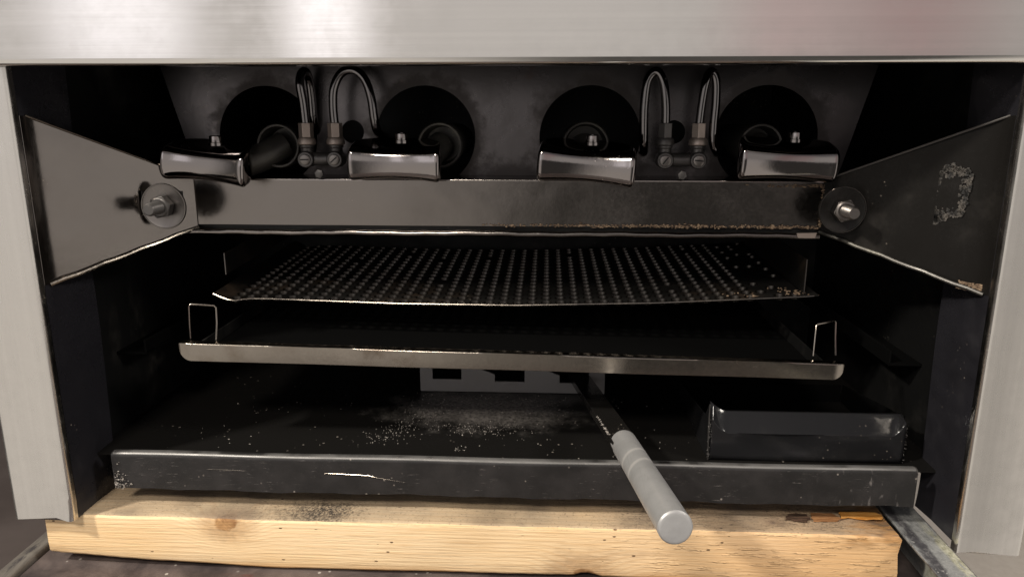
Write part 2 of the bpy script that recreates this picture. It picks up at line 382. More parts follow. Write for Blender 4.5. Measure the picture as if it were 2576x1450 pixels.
# ------------------------------------------------------------------ mesh helpers
class MB:
    def __init__(s): s.bm = bmesh.new()
    def poly(s, pts):
        vs = [s.bm.verts.new(p) for p in pts]; s.bm.faces.new(vs); return vs
    def box(s, x0, x1, y0, y1, z0, z1):
        v = [s.bm.verts.new((x, y, z)) for z in (z0, z1) for y in (y0, y1) for x in (x0, x1)]
        for f in ((0, 2, 3, 1), (4, 5, 7, 6), (0, 1, 5, 4), (2, 6, 7, 3), (0, 4, 6, 2), (1, 3, 7, 5)): s.bm.faces.new([v[i] for i in f])
        return s
    def prism(s, pts, vec):                      # planar outline extruded along vec
        a = [s.bm.verts.new(p) for p in pts]; b = [s.bm.verts.new(Vector(p) + Vector(vec)) for p in pts]
        s.bm.faces.new(a); s.bm.faces.new(b[::-1]); n = len(a)
        for i in range(n): s.bm.faces.new((a[i], b[i], b[(i + 1) % n], a[(i + 1) % n]))
        return s
    def loft(s, rings, closed=True, caps=True):
        R_ = [[s.bm.verts.new(p) for p in r] for r in rings]; n = len(R_[0])
        for a, b in zip(R_, R_[1:]):
            for i in range(n if closed else n - 1):
                j = (i + 1) % n; s.bm.faces.new((a[i], a[j], b[j], b[i]))
        if caps and closed: s.bm.faces.new(R_[0][::-1]); s.bm.faces.new(R_[-1])
        return s
    def tube(s, pts, r, seg=14, caps=True):
        pts = [Vector(p) for p in pts]; rings = []; up = None
        rr = r if isinstance(r, (list, tuple)) else [r] * len(pts)
        for i, p in enumerate(pts):
            tg = (pts[min(i + 1, len(pts) - 1)] - pts[max(i - 1, 0)]).normalized()
            if up is None:
                up = Vector((0, 0, 1)) if abs(tg.z) < .9 else Vector((0, 1, 0))
            a = tg.cross(up).normalized(); up = a.cross(tg).normalized()
            rings.append([p + (a * math.cos(2 * math.pi * k / seg) + up * math.sin(2 * math.pi * k / seg)) * rr[i] for k in range(seg)])
        return s.loft(rings, True, caps)
    def lathe(s, c, axis, prof, seg=32):          # prof: list of (distance along the axis, radius)
        c = Vector(c); ax = Vector(axis).normalized(); u = ax.orthogonal().normalized(); v = ax.cross(u)
        rings = [[c + ax * h + (u * math.cos(2 * math.pi * k / seg) + v * math.sin(2 * math.pi * k / seg)) * max(r, 1e-5) for k in range(seg)] for h, r in prof]
        return s.loft(rings, True, True)
    def build(s, name, m, parent=None, bevel=0, smooth=True, sub=0, seg=2, sharp=38):
        bmesh.ops.remove_doubles(s.bm, verts=s.bm.verts, dist=1e-6)
        bmesh.ops.recalc_face_normals(s.bm, faces=s.bm.faces)
        off = Vector((0, 0, 0))
        p = parent
        while p is not None: off += p.location; p = p.parent
        bmesh.ops.translate(s.bm, verts=s.bm.verts, vec=-off)
        me = bpy.data.meshes.new(name); s.bm.to_mesh(me); s.bm.free()
        me.materials.append(m)
        o = bpy.data.objects.new(name, me); C.objects.link(o)
        if parent: o.parent = parent
        if smooth:
            for f in me.polygons: f.use_smooth = True
            me.set_sharp_from_angle(angle=R(sharp))
        if bevel:
            md = o.modifiers.new('bevel', 'BEVEL'); md.width = bevel; md.segments = seg; md.limit_method = 'ANGLE'; md.angle_limit = R(35)
            md.harden_normals = False
        if sub:
            md = o.modifiers.new('sub', 'SUBSURF'); md.levels = sub; md.render_levels = sub
        elif smooth:
            md = o.modifiers.new('wn', 'WEIGHTED_NORMAL'); md.keep_sharp = True; md.weight = 80
        return o

def P3(x, y, z): return (x, y, z + E)             # z measured from the camera's eye level
def empty(name, loc):
    o = bpy.data.objects.new(name, None); C.objects.link(o); o.location = loc; o.empty_display_size = .05
    return o
def tag(o, label, cat=None, group=None, kind=None):
    if label: o['label'] = label
    if cat: o['category'] = cat
    if group: o['group'] = group
    if kind: o['kind'] = kind
    return o
def lerp(a, b, k): return a + (b - a) * k
def catmull(pts, n=10):
    P = [Vector(p) for p in pts]; P = [P[0] * 2 - P[1]] + P + [P[-1] * 2 - P[-2]]; out = []
    for i in range(1, len(P) - 2):
        for k in range(n):
            u = k / n
            out.append(.5 * ((2 * P[i]) + (-P[i - 1] + P[i + 1]) * u + (2 * P[i - 1] - 5 * P[i] + 4 * P[i + 1] - P[i + 2]) * u * u + (-P[i - 1] + 3 * P[i] - 3 * P[i + 1] + P[i + 2]) * u ** 3))
    out.append(P[-2]); return out

def blobs(pts, rmin, rmax, rough=.35):
    b = MB()
    for (x, y, z) in pts:
        r = random.uniform(rmin, rmax)
        rr = bmesh.ops.create_icosphere(b.bm, subdivisions=1, radius=r)
        sx, sy, sz = random.uniform(.7, 1.6), random.uniform(.6, 1.1), random.uniform(.4, .9)
        for v in rr['verts']:
            k = 1 + random.uniform(-rough, rough)
            v.co = Vector((v.co.x * sx * k + x, v.co.y * sy * k + y, v.co.z * sz * k + z))
    return b

# ------------------------------------------------------------------ the setting
FL = -.85
g = MB(); g.poly([(-2.5, -.42, FL), (2.5, -.42, FL), (2.5, 4, FL), (-2.5, 4, FL)])
tag(g.build('floor', M['floor'], None, smooth=False), 'brown concrete shop floor with a pale area to the right', kind='structure')

g = MB(); g.box(-.492, .425, -.45, .60, -.06, 0)
deck = g.build('cart_deck', M['deck'], None, bevel=.002)
tag(deck, 'scuffed dark cart deck under the pine timber', 'cart deck')
g = MB(); g.box(-.512, -.4925, -.45, .60, -.05, .006)
tag(g.build('metal_strip', M['rim'], None, bevel=.003, seg=3), 'narrow dusty grey strip along the left edge of the dark cart deck', 'metal strip')

# galvanised strip on edge of the deck, carrying the right side of the oven
st = MB()
n = 40; rows = []
for i in range(n + 1):
    yy = lerp(-.42, .50, i / n); j = random.uniform(-.0006, .0006)
    rows.append([P3(.3915 + j, yy, -.4015), P3(.4255 + j * .5, yy, -.4005), P3(.4262 + j * .5, yy, -.456), P3(.4225, yy, -.456), P3(.4220, yy, -.4045), P3(.3920 + j, yy, -.4045)])
st.loft(rows)
tag(st.build('metal_strip', M['strip'], None, bevel=.0006), 'scraped galvanised angle strip passing beside the right end of the timber', 'metal strip')

# ------------------------------------------------------------------ the broiler
oven = empty('broiler_oven', (0, 0, 0))
tag(oven, 'open stainless steel countertop broiler with a blackened interior and four burner controls', 'broiler')

# fascia across the top, hemmed along its lower edge
f = MB()
prof = [(-.0050, .30), (-.010, .045), (-.0094, .0415), (-.0078, .0395), (-.005, .0388), (.006, .0388), (.006, .0405), (-.005, .0408), (-.0068, .0425), (-.0072, .046), (-.0022, .298)]
f.loft([[P3(x, a, b_) for a, b_ in prof] for x in [lerp(-.497, .497, i / 24) for i in range(25)]])
f.build('fascia_panel', M['fascia'], oven, sharp=60)
g = MB(); g.box(-.496, .496, -.006, .50, E + .300, E + .303); g.build('top_cover', M['fascia'], oven, bevel=.001)
g = MB(); g.box(-.430, .430, .001, .455, E + .150, E + .153); g.build('inner_ceiling', M['wall'], oven)
g = MB(); g.box(-.490, .490, .480, .483, E - .39, E + .299); g.build('back_cover', M['post'], oven)

# front posts: folded stainless strips with a rolled inner edge and battered feet
def post(sd):
    m = MB(); rows = []
    nz = 60
    zb = -.397 if sd < 0 else -.4065
    for i in range(nz + 1):
        k = i / nz; z = lerp(zb, .0385 if sd < 0 else .0385, k)
        pr = [(.4915, .475), (.4915, .004), (.4905, .0010), (.4875, 0), (.4480, 0), (.4345, 0), (.4318, -.0003), (.4303, .0012), (.4300, .0035), (.4300, .0075), (.4312, .0078), (.4315, .0035), (.4330, .0018), (.4480, .0016), (.4875, .0016), (.4898, .004), (.4898, .475)]
        row = []
        for (x, y) in pr:
            xx, yy, zz = x, y, z
            near = max(0, 1 - (z - zb) / .03)
            if sd > 0:
                wv = math.sin((x - .43) * 95) * .0016
                zz += near ** 2 * (wv - .0008 * (x > .455))
                yy += near ** 2 * .005 * math.exp(-((x - .473) / .010) ** 2) * (y < .01)
            else:
                zz += near ** 2 * (.0015 * math.sin((x - .43) * 160) + .003 * math.exp(-((x - .446) / .006) ** 2))
                yy -= near ** 3 * .004 * math.exp(-((x - .437) / .006) ** 2) * (y < .01)
            row.append(P3(sd * xx, yy, zz))
        rows.append(row)
    m.loft(rows)
    return m.build('front_post', M['post'], oven, sharp=50)
post(-1); post(1)

# black inner flanges behind each post
for sd in (-1, 1):
    m = MB(); rows = []
    for i in range(41):
        z = lerp(-.398, .15, i / 40)
        b = .0012 * math.sin(z * 23) + (.004 * max(0, 1 - (z + .398) / .05) ** 2)
        yb = .081 - (.009 * max(0, 1 - (z + .398) / .06))
        pr = [(.4302 , .0085), (.4300 - b * .2, .045), (.4300 - b, yb), (.4318 - b, yb), (.4322, .045), (.4322, .0085)]
        rows.append([P3(sd * x, y, z) for x, y in pr])
    m.loft(rows); m.build('inner_flange', M['flange'], oven, sharp=60)
    g = MB(); g.box(*sorted((sd * .4395, sd * .4420)), .012, .455, E - .372, E + .149); g.build('cavity_wall', M['wall'], oven)
g = MB(); g.box(-.4395, .4395, .455, .458, E - .372, E + .149); g.build('cavity_back', M['wall'], oven)

# shelf ledges low on the cavity walls
for sd in (-1, 1):
    g = MB(); g.box(*sorted((sd * .4392, sd * .405)), .12, .45, E - .262, E - .259)
    g.box(*sorted((sd * .4072, sd * .405)), .12, .45, E - .259, E - .245); g.build('shelf_ledge', M['matte'], oven, bevel=.0006)

# floor pan with rolled front lip
m = MB(); rows = []
for i in range(61):
    x = lerp(-.4030, .4030, i / 60)
    s = .0006 * math.sin(i * .9) + .0004 * math.sin(i * 2.3)
    pr = [(.030, -.3765 + s), (.0300, -.3420), (.0306, -.3390), (.0322, -.3373), (.0350, -.3366), (.0385, -.3372), (.0400, -.3400), (.0405, -.3470), (.450, -.3470), (.450, -.3490), (.0385, -.3490), (.0380, -.3405), (.0352, -.3385), (.0335, -.3392), (.0322, -.3420), (.0320, -.3765 + s)]
    rows.append([P3(x, y + (.0008 * math.sin(i * .35) if y < .05 else 0), z) for y, z in pr])
m.loft(rows)
for sd in (-1, 1): m.box(*sorted((sd * .4030, sd * .4394)), .0500, .449, E - .3492, E - .3472)
pan = m.build('floor_pan', M['pan'], oven, sharp=50)
tag(pan, 'black floor pan with scraped front lip and spilled ash')
# long bright scratch on the lip
m = MB()
pts = [(-.304, -.3525), (-.26, -.3535), (-.215, -.3532), (-.17, -.3545), (-.138, -.3556), (-.128, -.3580), (-.10, -.3625)]
m.tube([P3(x, .0298, z) for x, z in pts], [.0001, .0002, .00015, .00025, .0002, .0003, .0001], 5)
m.build('lip_scratch', M['rail'], pan)

blobs([P3(-.4015 + abs(random.gauss(0, .006)), random.uniform(.0275, .0300), -.3765 + abs(random.gauss(0, .011))) for _ in range(60)], .0003, .0013).build('corner_grime', M['crumb'], pan)
# burner box: perforated panel, crossbar, side brackets
hz, hr = -.0256, .0545
holes = [(-.2690, hz, hr), (-.0940, hz, hr), (.0850, hz, hr), (.2730, hz, hr), (-.1745, -.020, .0125), (.1745, -.020, .0125)]
def panel_with_holes(outline, holes, y, th):
    cu = bpy.data.curves.new('tmp', 'CURVE'); cu.dimensions = '2D'; cu.fill_mode = 'BOTH'; cu.extrude = th / 2
    def spl(pts):
        s = cu.splines.new('POLY'); s.points.add(len(pts) - 1); s.use_cyclic_u = True
        for q, (a, b_) in zip(s.points, pts): q.co = (a, b_, 0, 1)
    spl(outline)
    for (cx, cz, r) in holes: spl([(cx + r * math.cos(k * math.pi / 36), cz + r * math.sin(k * math.pi / 36)) for k in range(72)])
    o = bpy.data.objects.new('tmp', cu); C.objects.link(o)
    me = bpy.data.meshes.new_from_object(o.evaluated_get(bpy.context.evaluated_depsgraph_get()))
    bpy.data.objects.remove(o); bpy.data.curves.remove(cu)
    b = MB(); b.bm.from_mesh(me); bpy.data.meshes.remove(me)
    for v in b.bm.verts: v.co = Vector((v.co.x, y + v.co.z, v.co.y + E))
    return b
bpy.context.view_layer.update()
b = panel_with_holes([(-.352, -.0690), (.352, -.0690), (.400, .112), (-.400, .112)], holes, .176, .002)
b.build('burner_panel', M['panel'], oven, sharp=30)
g = MB()                                    # burner box sides, roof, rear and the burner face underneath
g.box(-.352, -.350, .178, .43, E - .116, E + .11); g.box(.350, .352, .178, .43, E - .116, E + .11)
g.box(-.349, .349, .428, .430, E - .116, E + .11); g.box(-.352, .352, .178, .43, E + .1125, E + .1145)
g.box(-.349, .349, .134, .427, E - .1165, E - .1145)
g.build('burner_box', M['wall'], oven)

m = MB(); rows = []
for i in range(49):
    x = lerp(-.3365, .3225, i / 48); w_ = .0004 * math.sin(i * .7)
    pr = [(.176, -.0665), (.1325, -.0672), (.1306, -.0678), (.1300, -.0695), (.1300 + w_, -.1165), (.1312 + w_, -.1165), (.1316, -.0700), (.1330, -.0690), (.1745, -.0688)]
    rows.append([P3(x, y, z) for y, z in pr])
m.loft(rows); cb = m.build('crossbar', M['bar'], oven, sharp=50)
m = MB()
rows = []
for i in range(61):
    x = lerp(-.343, .320, i / 60); w_ = .0004 * math.sin(i * .5) + .0003 * math.sin(i * 1.7)
    rows.append([P3(x, .1235 + .0032 * math.cos(a), -.1235 + w_ + .0032 * math.sin(a)) for a in [k * math.pi / 5 for k in range(10)]])
m.loft(rows); m.build('lower_hem', M['bar'], cb)
g = MB(); g.box(-.3365, .3225, .1322, .1345, E - .1245, E - .1172); g.build('hem_gap', M['wall'], cb)
# baked grease crust along the hem and in the right corner
pts = []
for i in range(620):
    x = -.03 + .35 * random.random() ** .75
    pts.append(P3(x, .1292 - random.random() * .0012, -.1152 + random.gauss(0, .0008)))
for i in range(90):
    x = random.gauss(.30, .018); pts.append(P3(min(x, .32), .1296, random.uniform(-.074, -.071)))
for i in range(60): pts.append(P3(.3215 + random.gauss(0, .0006), .1285, random.uniform(-.116, -.07)))
blobs(pts, .0005, .0013).build('grease_crust', M['rust'], cb)
g = MB(); g.prism([P3(.296, .1200, -.1200), P3(.3165, .1200, -.1195), P3(.3150, .1200, -.1250), P3(.298, .1200, -.1248)], (0, .0004, 0)); g.build('bare_patch', M['fitting'], cb)

def side_bracket(sd):
    n_ = Vector((-sd * .766, -.643, 0))
    th = n_ * -.0015
    xe = .336 if sd < 0 else .3225
    A = P3(sd * .430, .0160, -.002); B = P3(sd * .430, .0160, -.1575); Cc = P3(sd * xe, .1290, -.1195); D = P3(sd * xe, .1290, -.0665)
    path = [(.4300, .0085), (.4296, .0130), (.4284, .0178), (.4262, .0225), (.4232, .0268), (.4195, .0312)]
    path += [(lerp(.4195, xe, k / 14), lerp(.0312, .1290, k / 14)) for k in range(1, 15)]
    m = MB(); rows = []
    for q, (x, y) in enumerate(path):
        k = (.430 - x) / (.430 - xe); za = lerp(-.002, -.0665, k); zb_ = lerp(-.1575, -.1195, k)
        a_, b_ = path[max(0, q - 1)], path[min(len(path) - 1, q + 1)]
        d_ = Vector((b_[1] - a_[1], a_[0] - b_[0])).normalized() * .0015     # behind the sheet
        rows.append([P3(sd * x, y, lerp(za, zb_, v / 6)) for v in range(7)] + [P3(sd * (x + d_.x), y + d_.y, lerp(zb_, za, v / 6)) for v in range(7)])
    m.loft(rows)
    o = m.build('side_bracket', M['bar'] if sd < 0 else M['black'], oven, bevel=.0004)  # bright left and dark right reflections put into separate plate materials
    tag(o, 'grey glossy left bracket plate' if sd < 0 else 'black spattered right bracket plate with torn sticker residue')
    # folded edges
    h = MB()
    p0 = Vector(B) + n_ * .001; p1 = Vector(Cc) + n_ * .001
    h.tube([p0.lerp(p1, k / 12) + Vector((0, 0, .0005 * math.sin(k * 2))) for k in range(13)], .0021, 8)
    h.build('lower_fold', M['rail'] if sd < 0 else M['iron'], o)
    h = MB(); h.tube([Vector(A), Vector(D)], .0011, 8); h.build('upper_fold', M['rail'] if sd < 0 else M['valve'], o)
    # square slot, washer, nut and threaded end
    cx, cy, cz = (-.3474, .0850, -.0915) if sd < 0 else (.3304, .0980, -.0927)
    s = MB()
    a = Vector((sd * .0, 0, 0))
    along = Vector((-sd * .643, .766, 0))
    def onb(x, z): return Vector(P3(sd * .43, .0160, z)) + along * ((.43 - x) / .643) + n_ * .0022
    q = [onb(x, z) for x, z in (((.3715, -.0765), (.3445, -.0795), (.3445, -.0920), (.3715, -.0880)) if sd < 0 else ((.3630, -.0775), (.3400, -.0775), (.3400, -.0930), (.3615, -.0930)))]
    s.prism([tuple(v) for v in q], n_ * .0004); s.build('slot', M['wall'], o)
    wr = .0232
    wa = MB(); wa.lathe(P3(cx, cy, cz), (0, -1, 0), [(0, .008), (.0, wr - .0012), (.0006, wr), (.0016, wr), (.0024, wr - .0008), (.0016, wr - .0035), (.0010, .012), (.0010, .006)], 40)
    wa.build('washer', M['washer'] if sd < 0 else M['black'], o, sharp=50)
    nt = MB(); hexp = [P3(cx + .0118 * math.cos(R(60 * k + 12)), cy - .0014, cz + .0118 * math.sin(R(60 * k + 12))) for k in range(6)]
    nt.prism(hexp, (0, -.0095, 0)); nt.lathe(P3(cx, cy - .0108, cz), (0, -1, 0), [(0, .0105), (.0015, .0085), (.0016, .004)], 24)
    nt.build('nut', M['valve'] if sd < 0 else M['washer'], o, bevel=.0006)
    bo = MB(); pr = []
    for k in range(14): pr += [(k * .0014, .0066), (k * .0014 + .0007, .0059)]
    pr = [(-.001, .0066)] + pr + [(.0200, .0062), (.0212, .0050), (.0213, .001)]
    bo.lathe(P3(cx, cy - .010, cz), (0, -1, 0), pr, 20); bo.build('bolt', M['valve'] if sd < 0 else M['washer'], o, sharp=30)
    rm = MB(); rm.tube([P3(cx + (wr - .0008) * math.cos(2 * math.pi * k / 48), cy - .0022, cz + (wr - .0008) * math.sin(2 * math.pi * k / 48)) for k in range(49)], .0006, 6, caps=False); rm.build('washer_glint', M['bar'], o)  # thin ring added to draw the bright highlight round the washer
    return o, n_, along
lb, _, _ = side_bracket(-1)
rb, nR, aR = side_bracket(1)
# torn sticker residue on the right bracket: an irregular five sided ring
def on_right(u, z, off=.0006): return Vector(P3(.43, .0160, z)) + aR * u + nR * off
res = MB()
ring = [(.0245, -.0555), (.0330, -.0480), (.0455, -.0440), (.0555, -.0560), (.0540, -.0860), (.0440, -.0960), (.0300, -.0880), (.0245, -.0770)]
ring = [(.0305 + .0 , -.0600), (.0240, -.0560), (.0420, -.0500), (.0530, -.0640), (.0540, -.0800), (.0500, -.0930), (.0420, -.0850), (.0280, -.0860)]
ring = [(.0230, -.0520), (.0430, -.0465), (.0530, -.0600), (.0550, -.0800), (.0480, -.0960), (.0270, -.0860)]
for i in range(len(ring)):
    a_, b_ = Vector(ring[i]), Vector(ring[(i + 1) % len(ring)])
    for k in range(46):
        q = a_.lerp(b_, k / 46) + Vector((random.gauss(0, .0012), random.gauss(0, .0012)))
        big = 2.0 if i in (2, 3) else 1.1
        if random.random() < .12: continue
        s_ = random.uniform(.0007, .0019) * big
        c0 = on_right(q.x, q.y)
        pp = [c0 + aR * (s_ * math.cos(t_) * random.uniform(.6, 1.5)) + Vector((0, 0, s_ * math.sin(t_) * random.uniform(.6, 1.5))) for t_ in [R(j * 72) for j in range(5)]]
        res.prism([tuple(v) for v in pp], tuple(nR * .0003))
for _ in range(150):
    u_, z_ = random.uniform(.025, .054), random.uniform(-.092, -.049)
    if abs(u_ - .040) < .008 and abs(z_ + .070) < .013: continue
    c0 = on_right(u_, z_, .0003); s_ = random.uniform(.0008, .0022)
    res.prism([tuple(c0 + aR * (s_ * math.cos(t_) * random.uniform(.5, 1.5)) + Vector((0, 0, s_ * math.sin(t_) * random.uniform(.5, 1.5)))) for t_ in [R(j * 60) for j in range(6)]], tuple(nR * .0002))
def res_mat():
    m, t, b, P = mat('sticker_residue'); n = t.noise(P, 150, 3, .6)
    setb(t, b, base=t.mix(t.ss(n, .4, .65), (.014, .0135, .013), (.085, .075, .065)), rough=.5, normal=t.bump(n, .5, .001)); return m
res.build('sticker_residue', res_mat(), rb, smooth=False)
pts = [tuple(on_right(.002 + random.random() * .02, -.1560 + random.random() * .007 + .0, .001)) for _ in range(120)]
blobs(pts, .0006, .0016).build('rust_flakes', M['rust'], rb)

# burners: iron mixer mouths in the holes, broad chrome control bodies in front
mouths = [(-.2470, -.034, .0235), (-.0740, -.033, .0240), (.0790, -.033, .0250), (.2590, -.033, .0230)]
caps = [  # centre x, y, z, yaw, roll, length
    (-.3125, .094, -.0530, R(8), R(4.6), .0950),
    (-.1155, .096, -.0505, R(1.5), R(1.0), .0955),
    (.0775, .092, -.0518, R(3), R(4.2), .0985),
    (.2765, .095, -.0485, R(-2), R(2.4), .0975)]
for i, ((mx, mz, mr), (cx, cy, cz, yw, rl, ln)) in enumerate(zip(mouths, caps)):
    b = MB()
    b.lathe(P3(mx, .300, mz), (0, -1, 0), [(0, .012), (0, mr * .85), (.08, mr * .9), (.145, mr * .96), (.152, mr), (.157, mr), (.1585, mr - .0012), (.158, mr - .003), (.150, mr - .004), (.132, mr - .0055), (.131, .006), (.139, .0055), (.140, .001)], 40)
    bo = b.build('burner_mouth', M['iron'], oven, sharp=40)
    # the broad body: outline bowed to the rear, waisted front face with rolled ends
    rings = []; N = 34
    for k in range(N + 1):
        u = -1 + 2 * k / N; us = math.sin(u * math.pi / 2) if k not in (0, N) else (-1 if k == 0 else 1)
        u = .5 * u + .5 * us
        c_ = 1 - u * u
        edge = min(1, (1 - abs(u)) / .12); e_ = math.sqrt(max(0, 1 - (1 - edge) ** 2))
        hh = .0182 * (1 - .17 * c_) * (.62 + .38 * e_)
        yf = .0052 * c_ + .0050 * (1 - e_); yb = .013 + .050 * c_ ** .8 - .003 * (1 - e_)
        ym = (yf + yb) / 2; hy = (yb - yf) / 2
        ring_ = []
        bul = .0050 * (.5 + .5 * e_)
        for q in range(13):                      # front face, bottom to top, gently bulged
            v = -1 + q / 6; ring_.append(Vector((u * ln / 2, yf + bul * abs(v) ** 2.2 + .0030 * abs(v) ** 10, hh * math.sin(v * math.pi / 2) * .35 + hh * v * .65)))
        for q in range(1, 7):                    # top, rising to the rear
            v = q / 6; ring_.append(Vector((u * ln / 2, lerp(yf + bul + .003, yb, v), hh * (1.02 + .66 * v * c_ ** .5))))
        ring_.append(Vector((u * ln / 2, yb + .002, hh * (.95 + .58 * c_ ** .5)))); ring_.append(Vector((u * ln / 2, yb + .002, -hh * .5)))
        for q in range(1, 6):
            v = 1 - q / 6; ring_.append(Vector((u * ln / 2, lerp(yf + bul + .003, yb, v), -hh * (1.0 - .25 * v))))
        rings.append(ring_)
    mtx = Matrix.Translation(Vector(P3(cx, cy, cz))) @ Matrix.Rotation(-yw, 4, 'Z') @ Matrix.Rotation(rl, 4, 'Y')
    b = MB(); b.loft([[mtx @ v for v in r_] for r_ in rings])
    bd = b.build('burner_control', M['chrome'], oven, sharp=70, sub=1)
    b = MB(); tp = mtx @ Vector((.004 if i != 3 else .010, .026, .0205))
    b.lathe(tp, (0, 0, 1), [(0, .0078), (.003, .0078), (.0034, .0066), (.0092, .0066), (.0104, .0056), (.0105, .0028), (.0088, .0026), (.0087, .0005)], 28)
    b.build('control_pin', M['chrome'], bd, sharp=40)
    # short stem tying the body to the mouth behind it
    b = MB(); b.tube(catmull([mtx @ Vector((0, .035, -.004)), Vector(P3(lerp(cx, mx, .6), .140, cz + .004)), Vector(P3(mx, .162, mz))], 8), .015, 16)
    b.build('stem', M['iron'], bd)

# pilot valves with their gas tubes
def valve(x0, x1, zv, all_brass):
    v = MB()
    for x in (x0, x1):
        v.lathe(P3(x, .150, zv), (0, -1, 0), [(0, .0085), (.018, .0088), (.0195, .0078), (.0198, .003)], 22)
        v.lathe(P3(x, .140, zv + .004), (0, 0, 1), [(0, .0068), (.008, .0068), (.0085, .0080), (.011, .0080), (.0115, .0066), (.013, .0066), (.0135, .0080), (.0155, .0080), (.016, .006), (.019, .006)], 18)
    v.tube([P3(x0, .141, zv + .001), P3((x0 + x1) / 2, .1395, zv), P3(x1, .141, zv + .001)], .0070, 14)
    o = v.build('pilot_valve', M['valve'], oven, bevel=.0005)
    for x in (x0, x1):
        s = MB(); s.lathe(P3(x, .1302, zv), (0, -1, 0), [(0, .0058), (.0012, .0056), (.0018, .0045), (.0018, .001)], 20)
        a = random.uniform(-1.2, 1.2)
        sc_ = s.build('adjusting_screw', M['washer'], o)
        s = MB(); d = Vector((math.cos(a), 0, math.sin(a))); e = Vector((-math.sin(a), 0, math.cos(a))); c = Vector(P3(x, .1282, zv))
        s.prism([tuple(c + d * .0045 + e * .0006), tuple(c - d * .0045 + e * .0006), tuple(c - d * .0045 - e * .0006), tuple(c + d * .0045 - e * .0006)], (0, -.0002, 0)); s.build('screw_slot', M['wall'], sc_)
        h = MB(); h.prism([P3(x + .0078 * math.cos(R(60 * k + 18)), .140 + .0078 * math.sin(R(60 * k + 18)), zv + .0225) for k in range(6)], (0, 0, .0150))
        h.lathe(P3(x, .140, zv + .0150), (0, 0, 1), [(0, .0088), (.001, .0098), (.005, .0094), (.0078, .0078)], 20)
        fo = h.build('compression_nut', M['fitting'] if all_brass or x == x1 else M['valve'], o, bevel=.0005)  # flag gives both nuts brass, otherwise only the right one
    g = MB(); g.lathe(P3((x0 + x1) / 2, .128, zv - .0145), (0, -1, 0), [(0, .0048), (.003, .0046), (.0035, .003), (.0036, .001)], 6); g.build('drain_plug', M['valve'], o)
    return o
valve(-.2150, -.1840, -.0475, True)
valve(.1605, .1945, -.0475, False)
tr = .0046
def gas_tube(pts): 
    b = MB(); b.tube(catmull([P3(*p) for p in pts], 9), tr, 14); return b.build('gas_tube', M['tube'], oven)
gas_tube([(-.2150, .140, -.014), (-.2160, .139, .010), (-.2175, .137, .030), (-.2160, .142, .0405), (-.2150, .152, .0415), (-.2150, .161, .034), (-.2150, .166, .018), (-.215, .170, -.010), (-.215, .188, -.03)])
gas_tube([(-.1840, .140, -.014), (-.1845, .139, .008), (-.1820, .138, .026), (-.1735, .138, .0400), (-.1610, .138, .0430), (-.1500, .138, .034), (-.1440, .138, .016), (-.1420, .140, -.006), (-.141, .150, -.020), (-.141, .185, -.026)])
gas_tube([(.1605, .140, -.014), (.1595, .139, .008), (.1560, .139, .030), (.1490, .140, .0410), (.1410, .142, .0330), (.1385, .143, .012), (.1385, .144, -.010), (.1400, .148, -.030), (.1420, .160, -.040), (.142, .185, -.042)])
gas_tube([(.1945, .140, -.014), (.1960, .139, .010), (.1985, .138, .030), (.2035, .140, .0405), (.2090, .142, .0320), (.2105, .143, .012), (.2100, .144, -.012), (.2110, .146, -.030), (.2170, .155, -.040), (.222, .185, -.042)])

# notched lift plate standing on the floor pan
b = MB()
ol = [(-.120, -.3465), (-.120, -.300), (-.104, -.300), (-.104, -.3300), (-.0670, -.3300), (-.0670, -.3120), (-.052, -.3120), (-.0243, -.3225), (-.0243, -.3320), (.0135, -.3320), (.0135, -.3120), (.030, -.3120), (.0580, -.3225), (.0580, -.3325), (.095, -.3325), (.095, -.300), (.115, -.300), (.115, -.3465)]
b.prism([P3(x, .240, z) for x, z in ol], (0, .003, 0))
b.box(-.104, -.067, .240, .243, E - .3140, E - .300)
b.box(-.120, .115, .2435, .262, E - .3466, E - .3436)
b.build('notched_plate', M['grate'], oven, bevel=.0004)

# ------------------------------------------------------------------ shelf rack with its lift lever
rack = empty('shelf_rack', (0, 0, E - .25))
tag(rack, 'sliding rack with a dull steel front rail and a grey round lever grip pointing forward', 'rack')
def rz(x): return -.2283 + (x + .335) * (-.0117 / .668)
m = MB(); rows = []
us = [.02 * (1 - math.cos(k / 14 * math.pi / 2)) for k in range(14)]; us = us + [lerp(.02, .98, k / 60) for k in range(61)] + [1 - v for v in us[::-1]]
for i, u in enumerate(us):
    x = lerp(-.3350, .3335, u)
    de = min(x + .3350, .3335 - x); rc = .011
    cut = 0 if de > rc else rc - math.sqrt(max(0, rc * rc - (rc - de) ** 2))
    zt = rz(x); h = .0190 - .0022 * u - min(cut, .0108)
    wob = .0005 * math.sin(i * .31)
    pr = [(.0618, zt + .0002), (.0604, zt - .0003), (.0600 + wob, zt - .0016), (.0600 + wob, zt - h + .0004), (.0604 + wob, zt - h), (.0614 + wob, zt - h), (.0616, zt - .0018), (.0626, zt - .0014), (.0700, zt - .0016), (.0700, zt - .0001)]
    rows.append([P3(x, y, z) for y, z in pr])
m.loft(rows)
m.build('front_rail', M['rail'], rack, sharp=55)
g = MB()
for sd in (-1, 1):
    g = MB(); x = sd * .318; g.box(x - .001, x + .001, .0705, .40, E + rz(x) - .016, E + rz(x) - .002); g.build('side_rail', M['wall'], rack)
m = MB(); m.prism([P3(-.316, .0702, rz(-.316) - .014), P3(.316, .0702, rz(.316) - .014), P3(.316, .400, rz(.316) - .012), P3(-.316, .400, rz(-.316) - .012)], (0, 0, -.0012)); m.build('drip_plate', M['matte'], rack)
def hoop(pts):
    b = MB(); b.tube(pts, .00105, 8); return b.build('end_hoop', M['rail'], rack)
